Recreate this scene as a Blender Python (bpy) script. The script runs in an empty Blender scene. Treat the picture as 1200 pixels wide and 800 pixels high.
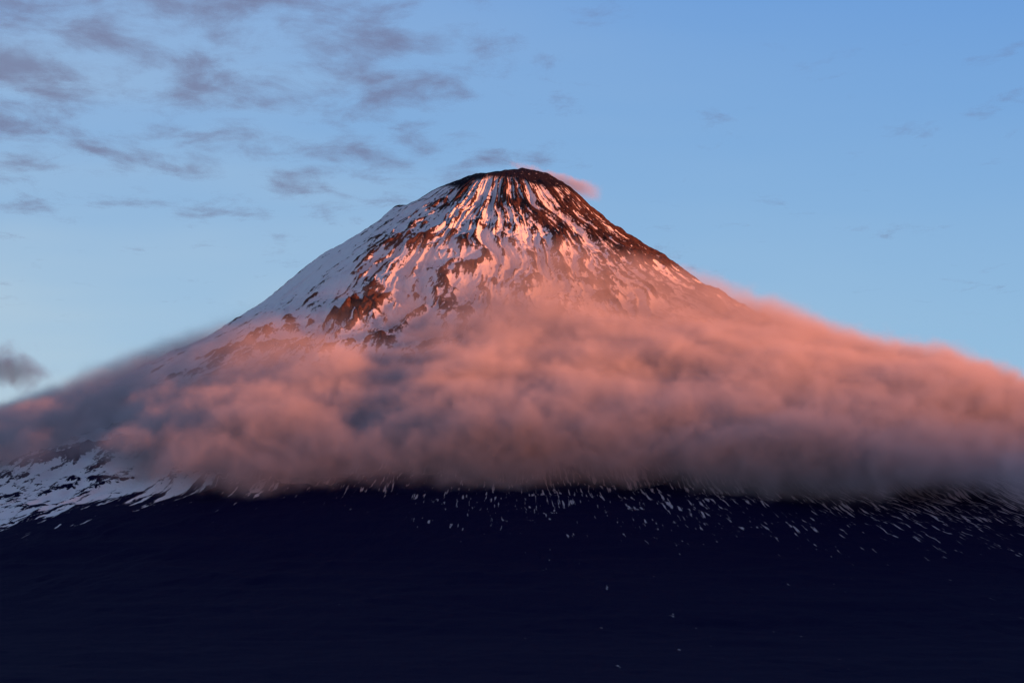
import bpy, math, numpy as np
from mathutils import Vector
scene=bpy.context.scene
scene.view_settings.view_transform='Standard'
scene.view_settings.look='None'
scene.view_settings.exposure=0
R=math.radians
SUN_AZ=57.0   # degrees from the viewer direction towards +X
SUN_EL=3.0
sdir=Vector((math.sin(R(SUN_AZ))*math.cos(R(SUN_EL)),-math.cos(R(SUN_AZ))*math.cos(R(SUN_EL)),math.sin(R(SUN_EL))))

# ---------------------------------------------------------------- node helper
class NT:
    def __init__(s,tree): s.t=tree
    def node(s,typ,**kw):
        n=s.t.nodes.new(typ)
        for k,v in kw.items(): setattr(n,k,v)
        return n
    def put(s,sock,v):
        if isinstance(v,bpy.types.NodeSocket): s.t.links.new(v,sock)
        else: sock.default_value=v
    def m(s,op,a,b=None,c=None,clamp=False):
        n=s.node('ShaderNodeMath',operation=op,use_clamp=clamp)
        s.put(n.inputs[0],a)
        if b is not None: s.put(n.inputs[1],b)
        if c is not None: s.put(n.inputs[2],c)
        return n.outputs[0]
    def mr(s,v,a,b,c,d,smooth=True):
        n=s.node('ShaderNodeMapRange',interpolation_type='SMOOTHSTEP' if smooth else 'LINEAR')
        n.clamp=True
        s.put(n.inputs[0],v)
        for i,q in enumerate((a,b,c,d)): s.put(n.inputs[1+i],q)
        return n.outputs[0]
    def comb(s,x,y,z):
        n=s.node('ShaderNodeCombineXYZ')
        s.put(n.inputs[0],x);s.put(n.inputs[1],y);s.put(n.inputs[2],z)
        return n.outputs[0]
    def sep(s,v):
        n=s.node('ShaderNodeSeparateXYZ'); s.put(n.inputs[0],v); return n.outputs
    def noise(s,v,scale,detail=4,rough=.55,dist=0.0):
        n=s.node('ShaderNodeTexNoise')
        s.put(n.inputs['Vector'],v);n.inputs['Scale'].default_value=scale
        n.inputs['Detail'].default_value=detail;n.inputs['Roughness'].default_value=rough
        n.inputs['Distortion'].default_value=dist
        return n.outputs[0]
    def mix(s,f,a,b):
        n=s.node('ShaderNodeMix',data_type='RGBA')
        s.put(n.inputs[0],f); s.put(n.inputs[6],a); s.put(n.inputs[7],b)
        return n.outputs[2]
    def curve(s,v,pts):
        n=s.node('ShaderNodeFloatCurve')
        c=n.mapping.curves[0]
        c.points[0].location=pts[0]; c.points[1].location=pts[-1]
        for p in pts[1:-1]: c.points.new(*p)
        for p in c.points: p.handle_type='AUTO_CLAMPED'
        n.mapping.update()
        s.put(n.inputs[1],v)
        return n.outputs[0]
def newmat(name):
    m=bpy.data.materials.new(name); m.use_nodes=True
    m.node_tree.nodes.clear()
    N=NT(m.node_tree); out=N.node('ShaderNodeOutputMaterial')
    return m,N,out

# ---------------------------------------------------------------- terrain profile
PR=np.array([0,.3,.5,.75,.9,1.1,1.5,1.9,2.3,2.8,3.1,3.7,5,6.5,8,11,15,20,26.])
ZR=np.array([2.02,2.02,1.98,1.80,1.64,1.43,1.13,.85,.57,.28,.10,-.18,-.76,-1.4,-1.95,-2.85,-3.6,-4.15,-4.7])
PL=np.array([0,.3,.5,.86,1.1,1.35,1.5,1.9,2.2,2.5,2.9,3.2,3.45,3.9,5,6.5,8,11,15,20,26.])
ZL=np.array([2.02,2.00,1.93,1.76,1.60,1.50,1.38,1.12,.93,.69,.36,.17,.0,-.2,-.76,-1.4,-1.95,-2.85,-3.6,-4.15,-4.7])
CX=-.08
def prof(r,w): return w*np.interp(r,PR,ZR)+(1-w)*np.interp(r,PL,ZL)

def pn(u,v,nu,seed):
    rng=np.random.RandomState(seed); T=rng.rand(nu,1024)
    ui=np.floor(u).astype(int); vi=np.floor(v).astype(int)
    fu=u-ui; fv=v-vi; fu=fu*fu*(3-2*fu); fv=fv*fv*(3-2*fv)
    a=T[ui%nu,vi%1024];b=T[(ui+1)%nu,vi%1024];c=T[ui%nu,(vi+1)%1024];d=T[(ui+1)%nu,(vi+1)%1024]
    return (a*(1-fu)+b*fu)*(1-fv)+(c*(1-fu)+d*fu)*fv
def xyfbm(x,y,f,seed,oct=4):
    s=0;a=1;t=0
    for i in range(oct):
        s=s+a*pn(x*f+500,y*f+500,1024,seed+i);t+=a;a*=.5;f*=2.03
    return s/t
def sst(a,b,x):
    t=np.clip((x-a)/(b-a),0,1); return t*t*(3-2*t)

NA=2400
rr=np.concatenate([np.arange(0.012,4.2,.0125),4.2*np.exp(np.linspace(0.004,math.log(26/4.2),330))])
NR=len(rr)
th=np.linspace(-math.pi,math.pi,NA,endpoint=False)   # 0 = towards viewer, + = right
r,t=np.meshgrid(rr,th,indexing='ij')
x=r*np.sin(t); y=-r*np.cos(t)
w=.5+.5*np.sin(t)
z=prof(r,w)
k=np.ones(7)/7
zp=np.pad(z,((3,3),(0,0)),mode='edge'); z=sum(zp[i:i+NR]*k[i] for i in range(7))
warp=(xyfbm(x,y,1.3,900)-.5)*.42/np.sqrt(r+.5)
U=(t+warp)/(2*math.pi)
def ribs(n,vs,seed):
    q=pn(((U+1)*n),r*vs+3,n,seed); return 1-np.abs(2*q-1)
r1=ribs(34,.8,1);r2=ribs(76,1.3,2);r3=ribs(160,2.2,3);r4=ribs(340,4.,4)
env=sst(.42,1.1,r)*(1-.85*sst(6.5,9,r))
fr=np.sqrt(np.clip(r,0.2,9))
leftness=sst(-R(35),-R(60),t)*sst(-R(170),-R(150),t)
rough=1-.6*leftness
disp=((r1-.5)*.08+(r2-.5)*.068+(r3-.5)*.052+(r4-.5)*.032)*fr*env*rough*.9
fine=xyfbm(x,y,9,40,4)-.5
disp+=fine*.07*sst(.1,1.5,r)*(1-.85*sst(6.5,9,r))*(1-.5*leftness)
# crags on the left skyline and outcrops
def bump(px,py,s,h):
    return h*np.exp(-((x-px)**2+(y-py)**2)/(s*s))
disp+=bump(-1.28,.0,.10,.07)+bump(-1.36,-.25,.12,.05)+bump(-3.3,0,.07,.07)+bump(-3.42,.1,.06,.05)
disp+=(bump(-1.62,-3.0,.35,.14)+bump(-2.7,-2.7,.4,.07))*(1+2*fine)
# summit crater rim
disp+=-.10*np.exp(-(r/.22)**2)+ (xyfbm(x,y,5,77,3)-.5)*.08*sst(.9,.4,r)
z=z+disp
# base rockiness (0 snow .. 1 rock)
deg=np.degrees(t)
def gb(c,s): return np.exp(-((deg-c)/s)**2)
RK=.285-.11*sst(.9,2.6,r)
RK=RK-.27*leftness+.05*gb(4,8)*sst(3.0,.8,r)+.10*gb(64,22)*sst(.7,1.5,r)+.07*gb(-37,4.5)+.02*sst(1.2,.8,r)*(1-leftness)
RK+=.04*sst(5,25,deg)*sst(100,80,deg)
RK+=.08*gb(30,6)*sst(3,1.2,r)-.10*gb(-24,9)
RK+=.42*np.exp(-((x+1.62)**2+(y+2.95)**2)/.11)+.18*np.exp(-((x+2.6)**2+(y+2.7)**2)/.35)
RK+=.12*np.exp(-((x+2.9)**2+(y+3.3)**2)/.4)
RK+=.5*np.exp(-((x+1.3)**2+(y)**2)/.02)+.5*np.exp(-((x+3.35)**2+(y)**2)/.012)
rock=RK+.18*(r1-.5)+.32*(r2-.5)+.48*(r3-.5)+.44*(r4-.5)+.42*fine
# cap of bare dark rock
cap=sst(-.05,.05,z-1.885+.16*np.abs(np.sin(t))+.22*(xyfbm(x,y,4,60)-.5))
# lower bare flank: signed height below the snow line
zl=z+.30*(xyfbm(x,y,.8,71,5)-.5)
snowline=-1.45-.50*sst(-12,-17,deg)-.48*sst(-18,-36,deg)
low=np.clip((snowline-zl)/.22,-3,6)
verts=np.stack([x+CX,y,z],-1).reshape(-1,3)
top=np.array([[CX,0,prof(np.array([0.]),np.array([.5]))[0]-.1]])
verts=np.concatenate([verts,top])
i=np.arange(NR-1)[:,None];j=np.arange(NA)[None,:];jn=(j+1)%NA
quads=np.stack([i*NA+j,(i+1)*NA+j,(i+1)*NA+jn,i*NA+jn],-1).reshape(-1,4)
tj=np.arange(NA);tri=np.stack([np.full(NA,NR*NA),tj,(tj+1)%NA],-1)
me=bpy.data.meshes.new('volcano')
me.vertices.add(len(verts));me.vertices.foreach_set('co',verts.astype(np.float32).ravel())
nl=quads.size+tri.size
me.loops.add(nl);me.loops.foreach_set('vertex_index',np.concatenate([quads.ravel(),tri.ravel()]).astype(np.int32))
npoly=len(quads)+len(tri);me.polygons.add(npoly)
ls=np.concatenate([np.arange(len(quads))*4,quads.size+np.arange(len(tri))*3]).astype(np.int32)
me.polygons.foreach_set('loop_start',ls)
me.update(calc_edges=True);me.validate()
me.polygons.foreach_set('use_smooth',np.ones(len(me.polygons),bool))
for nm,arr in (('rock',rock),('cap',cap),('low',low)):
    a=me.attributes.new(nm,'FLOAT','POINT')
    a.data.foreach_set('value',np.append(arr.ravel(),arr.ravel()[0]).astype(np.float32))
volcano=bpy.data.objects.new('volcano',me);scene.collection.objects.link(volcano)

m,N,out=newmat('volcano_snow_and_rock')
geo=N.node('ShaderNodeNewGeometry');P=geo.outputs['Position']
px,py,pz=N.sep(P)
dx=N.m('SUBTRACT',px,CX)
rad=N.m('SQRT',N.m('ADD',N.m('MULTIPLY',dx,dx),N.m('MULTIPLY',py,py)))
ux=N.m('DIVIDE',dx,rad);uy=N.m('DIVIDE',py,rad)
def att(n):
    a=N.node('ShaderNodeAttribute',attribute_name=n);return a.outputs['Fac']
def polar(A,B): return N.comb(N.m('MULTIPLY',ux,A),N.m('MULTIPLY',uy,A),N.m('MULTIPLY',rad,B))
nA=N.noise(polar(46,3.6),1,6,.72)
nB=N.noise(P,20,6,.68)
nC=N.noise(polar(270,4.2),1,2,.5)
nE=N.noise(polar(70,1.5),1,4,.6)
nD=N.noise(P,1.1,3,.5)
v=N.m('ADD',att('rock'),N.m('ADD',N.m('MULTIPLY',N.m('SUBTRACT',nA,.5),1.5),N.m('MULTIPLY',N.m('SUBTRACT',nB,.5),1.0)))
rockU=N.mr(v,.46,.52,0,1)
# lower flank: bare with specks of snow
spk=N.m('ADD',nC,N.m('ADD',N.m('MULTIPLY',N.m('SUBTRACT',nD,.5),.24),N.m('MULTIPLY',N.m('SUBTRACT',nE,.5),.26)))
azr=N.mr(ux,-.5,.10,-.07,.05)
lim=N.m('MULTIPLY_ADD',N.m('MAXIMUM',ux,-.1),-.60,-2.55)
lowfade=N.mr(N.m('SUBTRACT',pz,lim),-.25,.8,-.25,0.02,False)
spk=N.m('ADD',spk,N.m('ADD',azr,lowfade))
rockL=N.mr(spk,.55,.66,1,0)
low_=N.mr(N.m('ADD',att('low'),N.m('MULTIPLY',N.m('SUBTRACT',nE,.5),7.0)),-.15,.15,0,1)
rk=N.mix(low_,rockU,rockL)
rk=N.m('MAXIMUM',rk,N.m('MULTIPLY',att('cap'),N.mr(nB,.3,.42,.45,1)))
colR=N.mix(N.mr(nB,.35,.65,0,1),(.03,.018,.020,1),(.105,.055,.045,1))
colR=N.mix(att('cap'),colR,(.020,.017,.026,1))
colR=N.mix(N.mr(pz,-1.3,-.7,1,0),colR,(.0035,.003,.032,1))  # navy on the low rock is blue air haze painted into its colour
colS=N.mix(nD,(.85,.82,.82,1),(.92,.88,.87,1))
colS=N.mix(N.mr(att('low'),.5,2.0,0,1),colS,(.48,.44,.45,1))
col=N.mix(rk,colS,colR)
b=N.node('ShaderNodeBsdfPrincipled')
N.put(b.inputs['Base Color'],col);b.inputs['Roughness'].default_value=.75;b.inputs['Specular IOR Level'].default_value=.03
bp=N.node('ShaderNodeBump');bp.inputs['Strength'].default_value=.7;bp.inputs['Distance'].default_value=.03
N.put(bp.inputs['Height'],N.m('ADD',nB,N.m('ADD',N.m('MULTIPLY',nA,.7),N.m('MULTIPLY',rk,.5))))
N.put(b.inputs['Normal'],bp.outputs[0])
N.put(out.inputs[0],b.outputs[0])
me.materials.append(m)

# ---------------------------------------------------------------- ground
def mesh_obj(name,vs,fs,mat):
    q=bpy.data.meshes.new(name);q.from_pydata(vs,[],fs);q.update()
    o=bpy.data.objects.new(name,q);scene.collection.objects.link(o);q.materials.append(mat);return o
m,N,out=newmat('dark_tundra')
geo=N.node('ShaderNodeNewGeometry')
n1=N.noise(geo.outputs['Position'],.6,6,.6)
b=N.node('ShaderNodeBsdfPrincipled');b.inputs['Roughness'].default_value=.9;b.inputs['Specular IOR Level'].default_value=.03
N.put(b.inputs['Base Color'],N.mix(n1,(.004,.005,.028,1),(.01,.01,.04,1)))  # navy tint painted in as blue haze over the tundra
N.put(out.inputs[0],b.outputs[0]);tundra=m
G=1500
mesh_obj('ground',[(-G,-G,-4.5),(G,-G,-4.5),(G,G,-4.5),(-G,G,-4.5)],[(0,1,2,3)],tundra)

# unseen ridge added on the sunset side to shade cloud base and volcano foot
D=210.;ht_line=-1.22+D*math.tan(R(SUN_EL))
side=Vector((math.cos(R(SUN_AZ)),math.sin(R(SUN_AZ)),0));f=Vector((sdir.x,sdir.y,0)).normalized()
n=220;mrows=26;vs=[];fs=[]
rng=np.random.RandomState(5)
us=np.linspace(-90,90,n)
jag=sum(np.interp(us,np.linspace(-90,90,12*2**q),rng.rand(12*2**q)-.5)*(1.0/1.8**q) for q in range(4))
for a in range(mrows):
    s=(a/(mrows-1)*2-1)
    for c in range(n):
        e=1-max(0,abs(us[c])-55)/40
        hgt=(ht_line+4.5+jag[c]*.3)*e
        zz=-4.6+hgt*(1-abs(s)**1.2)+ (rng.rand()-.5)*.25*(abs(s)>.05)
        p=f*(D+s*25)+side*us[c]
        vs.append((p.x,p.y,zz))
for a in range(mrows-1):
    for c in range(n-1):
        fs.append((a*n+c,a*n+c+1,(a+1)*n+c+1,(a+1)*n+c))
mesh_obj('added_shadow_ridge',vs,fs,tundra)

# ---------------------------------------------------------------- cloud volumes (voxel grids)
def volume_object(name,mn,mx,res,build,mat):
    t_=bpy.data.node_groups.new(name+'_nodes','GeometryNodeTree')
    t_.interface.new_socket('Geometry',in_out='OUTPUT',socket_type='NodeSocketGeometry')
    N=NT(t_);go=N.node('NodeGroupOutput');vc=N.node('GeometryNodeVolumeCube')
    P=N.node('GeometryNodeInputPosition').outputs[0]
    N.put(vc.inputs['Density'],build(N,P))
    vc.inputs['Min'].default_value=mn;vc.inputs['Max'].default_value=mx
    for a_,v_ in zip(('X','Y','Z'),res): vc.inputs['Resolution '+a_].default_value=v_
    sm=N.node('GeometryNodeSetMaterial');sm.inputs['Material'].default_value=mat
    t_.links.new(vc.outputs[0],sm.inputs[0]);t_.links.new(sm.outputs[0],go.inputs[0])
    q=bpy.data.meshes.new(name);o=bpy.data.objects.new(name,q);scene.collection.objects.link(o)
    q.materials.append(mat)
    md=o.modifiers.new('cloud','NODES');md.node_group=t_
    return o
def cloudmat(name,col,aniso=0.0,dens=1.0):
    m,N,out=newmat(name)
    v=N.node('ShaderNodeVolumePrincipled')
    v.inputs['Color'].default_value=col;v.inputs['Density'].default_value=dens;v.inputs['Anisotropy'].default_value=aniso
    N.put(out.inputs['Volume'],v.outputs[0]);return m
LO,HI=-4.8,2.2
def pts(pr,zr):
    return [(float(a)/10,float((b-LO)/(HI-LO))) for a,b in zip(pr,zr) if a<=8]+[(1.0,(-2.55-LO)/(HI-LO))]
def bank(N,P):
    x_,y_,z_=N.sep(P)
    dx=N.m('SUBTRACT',x_,CX)
    r_=N.m('SQRT',N.m('ADD',N.m('MULTIPLY',dx,dx),N.m('MULTIPLY',y_,y_)))
    ws=N.m('MULTIPLY_ADD',N.m('DIVIDE',dx,r_),.5,.5)
    rn=N.m('DIVIDE',r_,10)
    a=N.curve(rn,pts(PR,ZR));b_=N.curve(rn,pts(PL,ZL))
    tz=N.m('ADD',N.m('MULTIPLY',a,ws),N.m('MULTIPLY',b_,N.m('SUBTRACT',1,ws)))
    tz=N.m('MULTIPLY_ADD',tz,HI-LO,LO)
    h=N.m('SUBTRACT',z_,tz)
    stretch=N.comb(N.m('MULTIPLY',x_,.78),N.m('MULTIPLY',y_,.78),N.m('MULTIPLY',z_,.82))
    n1=N.m('SUBTRACT',N.noise(stretch,.62,2,.5,.3),.5)
    n2=N.m('SUBTRACT',N.noise(stretch,2.5,7,.68,.8),.5)
    n3=N.noise(P,4.2,5,.68,1.0)
    H=N.curve(rn,[(0,.0),(.13,.02),(.20,.12),(.28,.22),(.42,.34),(.6,.58),(.8,.70),(1,.5)])
    front=N.mr(y_,-2.0,-.6,1,0)
    fr_=N.m('MULTIPLY',N.mr(dx,-1.5,.0,0,1),front)
    fr_=N.m('MULTIPLY',fr_,N.mr(r_,1.5,2.6,0,.18))
    lf=N.mr(dx,-6,-2.5,.72,1)
    H=N.m('ADD',N.m('MULTIPLY',H,lf),fr_)
    amp=N.m('MULTIPLY_ADD',H,.45,.26)
    s=N.m('SUBTRACT',H,h)
    s=N.m('ADD',s,N.m('MULTIPLY',N.m('ADD',N.m('MULTIPLY',n1,.7),n2),N.m('MULTIPLY',amp,1.5)))
    body=N.m('MAXIMUM',N.m('DIVIDE',s,.62),0.0)
    body=N.m('MINIMUM',body,1.0)
    body=N.m('MULTIPLY',body,N.mr(n3,.36,.60,.40,1.15))
    lb=N.mr(dx,-4.5,-2.0,.30,0)
    zb=N.m('SUBTRACT',N.m('ADD',z_,N.m('MULTIPLY',N.m('ADD',N.m('MULTIPLY',n1,1.6),N.m('MULTIPLY',n2,1.2)),.65)),lb)
    base=N.mr(zb,-2.20,-1.25,0,1)
    rs=N.m('MULTIPLY',N.m('SUBTRACT',1,front),1.6)
    leftm=N.mr(dx,-2.3,-.8,1,0)
    inner=N.mr(N.m('SUBTRACT',r_,N.m('MAXIMUM',rs,N.m('MULTIPLY',leftm,1.0))),1.2,2.8,0,1)
    back=N.mr(y_,2.0,3.8,1,0)
    topth=N.mr(z_,-.8,.6,1,.4)
    # the left half is only a thin veil above the main deck
    veil=N.mr(z_,-1.15,-.55,1,.34)
    veil=N.m('ADD',N.m('MULTIPLY',veil,leftm),N.m('SUBTRACT',1,leftm))
    topth=N.m('MULTIPLY',topth,veil)
    topth=N.m('MULTIPLY',topth,N.mr(dx,-4.8,-2.6,.75,1))
    d=N.m('MULTIPLY',N.m('MULTIPLY',body,base),N.m('MULTIPLY',inner,N.m('MULTIPLY',back,topth)))
    return N.m('MULTIPLY',d,11.5)
cm=cloudmat('cloud_vapour',(.985,.915,.955,1),-.25)
volume_object('cloud_bank',(-8,-8.6,-2.25),(8,3.9,1.2),(350,275,80),bank,cm)

def plume(N,P):
    x_,y_,z_=N.sep(P)
    u=N.m('SUBTRACT',x_,-.05)
    cz=N.m('MULTIPLY_ADD',u,-.33,2.10)
    rad_=N.m('MULTIPLY_ADD',u,.07,.045)
    dz=N.m('SUBTRACT',z_,cz)
    d=N.m('SQRT',N.m('ADD',N.m('MULTIPLY',dz,dz),N.m('MULTIPLY',N.m('MULTIPLY',y_,y_),.4)))
    n_=N.m('SUBTRACT',N.noise(P,7,5,.6,.4),.5)
    s=N.m('ADD',N.m('SUBTRACT',rad_,d),N.m('MULTIPLY',n_,.22))
    b_=N.m('MINIMUM',N.m('MAXIMUM',N.m('DIVIDE',s,.07),0.),1.)
    e=N.m('MULTIPLY',N.mr(u,0,.12,0,1),N.mr(u,.75,1.15,1,0))
    return N.m('MULTIPLY',N.m('MULTIPLY',b_,e),7.)
volume_object('steam_plume',(-.1,-.4,1.5),(1.1,.4,2.4),(100,66,70),plume,cm)

def small(N,P):
    x_,y_,z_=N.sep(P)
    a=N.m('DIVIDE',N.m('ADD',x_,7.8),.85);c=N.m('DIVIDE',N.m('SUBTRACT',z_,.92),.50);b_=N.m('DIVIDE',N.m('SUBTRACT',y_,20),.6)
    d=N.m('SQRT',N.m('ADD',N.m('MULTIPLY',a,a),N.m('ADD',N.m('MULTIPLY',b_,b_),N.m('MULTIPLY',c,c))))
    n_=N.m('SUBTRACT',N.noise(P,2.4,6,.62,.5),.5)
    s=N.m('ADD',N.m('SUBTRACT',.75,d),N.m('MULTIPLY',n_,2.2))
    return N.m('MULTIPLY',N.m('MINIMUM',N.m('MAXIMUM',s,0.),1.),5.)
gm=cloudmat('grey_cloud_vapour',(.28,.52,.88,1))
volume_object('small_cloud',(-9.2,19,0),(-6.4,21,1.8),(90,66,60),small,gm)

# ---------------------------------------------------------------- high cloud layer
m,N,out=newmat('high_cloud')
geo=N.node('ShaderNodeNewGeometry');P=geo.outputs['Position'];px,py,pz=N.sep(P)
vec=N.comb(N.m('MULTIPLY',px,.17),N.m('MULTIPLY',py,.048),0)
a=N.noise(vec,1.0,8,.60,.25);bq=N.noise(vec,.3,2,.5)
g1=N.m('MULTIPLY',N.mr(px,-12,10,1,0),N.mr(py,310,420,1,0))
cov=N.m('ADD',N.m('MULTIPLY',g1,.19),N.m('MULTIPLY',N.m('SUBTRACT',bq,.5),.22))
al=N.mr(N.m('ADD',a,cov),.58,.90,0,.64)
al=N.m('MULTIPLY',al,N.mr(py,430,520,1,0))
d=N.node('ShaderNodeBsdfDiffuse');d.inputs[0].default_value=(.50,.49,.62,1)
tl=N.node('ShaderNodeBsdfTranslucent');tl.inputs[0].default_value=(.78,.76,.82,1)
ms=N.node('ShaderNodeMixShader');ms.inputs[0].default_value=.7
N.put(ms.inputs[1],d.outputs[0]);N.put(ms.inputs[2],tl.outputs[0])
tr=N.node('ShaderNodeBsdfTransparent');m2=N.node('ShaderNodeMixShader')
N.put(m2.inputs[0],al);N.put(m2.inputs[1],tr.outputs[0]);N.put(m2.inputs[2],ms.outputs[0])
N.put(out.inputs[0],m2.outputs[0])
mesh_obj('high_cloud',[(-140,180,36),(70,180,36),(70,540,36),(-140,540,36)],[(0,1,2,3)],m)

# ---------------------------------------------------------------- sky, sun
wd=bpy.data.worlds.new('World');scene.world=wd;wd.use_nodes=True
wd.node_tree.nodes.clear();N=NT(wd.node_tree)
sky=N.node('ShaderNodeTexSky',sky_type='NISHITA');sky.sun_disc=False
sky.sun_elevation=R(SUN_EL);sky.sun_rotation=R(180-SUN_AZ);sky.air_density=1.0;sky.dust_density=.6;sky.ozone_density=3.
# clear evening blue: pale near the horizon, deeper overhead, rosy towards the setting sun (world direction)
tc=N.node('ShaderNodeTexCoord');X,Y,Z=N.sep(tc.outputs['Generated'])
g=N.mix(N.mr(Z,.03,.14,0,1,False),(.37,.64,.86,1),(.13,.34,.78,1))
g=N.mix(N.mr(Z,.14,.55,0,1,False),g,(.05,.10,.28,1))
haze=N.noise(N.comb(N.m('MULTIPLY',X,5),N.m('MULTIPLY',Y,5),N.m('MULTIPLY',Z,26)),1,4,.5)
pale=N.m('MULTIPLY',N.mr(X,-.12,.10,.85,.14),N.mr(Z,.03,.13,1,.36))
pale=N.m('MULTIPLY',pale,N.mr(haze,.35,.65,.5,1.15))
g=N.mix(pale,g,(.60,.72,.80,1))
sd=N.m('ADD',N.m('MULTIPLY',X,math.sin(R(SUN_AZ))),N.m('MULTIPLY',Y,-math.cos(R(SUN_AZ))))
glow=N.m('MULTIPLY',N.mr(sd,.1,.9,0,1),N.mr(Z,.05,.5,1,0))
g=N.mix(glow,g,(.78,.32,.28,1))
g=N.mix(N.mr(Z,-.02,.0,1,0),g,(.02,.03,.06,1))
sc=N.node('ShaderNodeVectorMath',operation='SCALE');N.put(sc.inputs[0],sky.outputs[0]);sc.inputs['Scale'].default_value=.15
fin=N.mix(.85,sc.outputs[0],g)
bg=N.node('ShaderNodeBackground');bg.inputs[1].default_value=1.0
N.put(bg.inputs[0],fin)
wo=N.node('ShaderNodeOutputWorld');N.put(wo.inputs[0],bg.outputs[0])
sl=bpy.data.lights.new('sun','SUN');sl.energy=8;sl.angle=R(.5);sl.color=(1.0,.275,.09)
so=bpy.data.objects.new('sun',sl);scene.collection.objects.link(so)
so.rotation_euler=(-sdir).to_track_quat('-Z','Y').to_euler()

cam=bpy.data.cameras.new('camera');cam.lens=180;cam.sensor_width=36;cam.clip_start=.5;cam.clip_end=5000
co=bpy.data.objects.new('camera',cam);scene.collection.objects.link(co)
co.location=(0,-60,-4.1);co.rotation_euler=(Vector((0,0,0))-Vector(co.location)).to_track_quat('-Z','Y').to_euler()
scene.camera=co
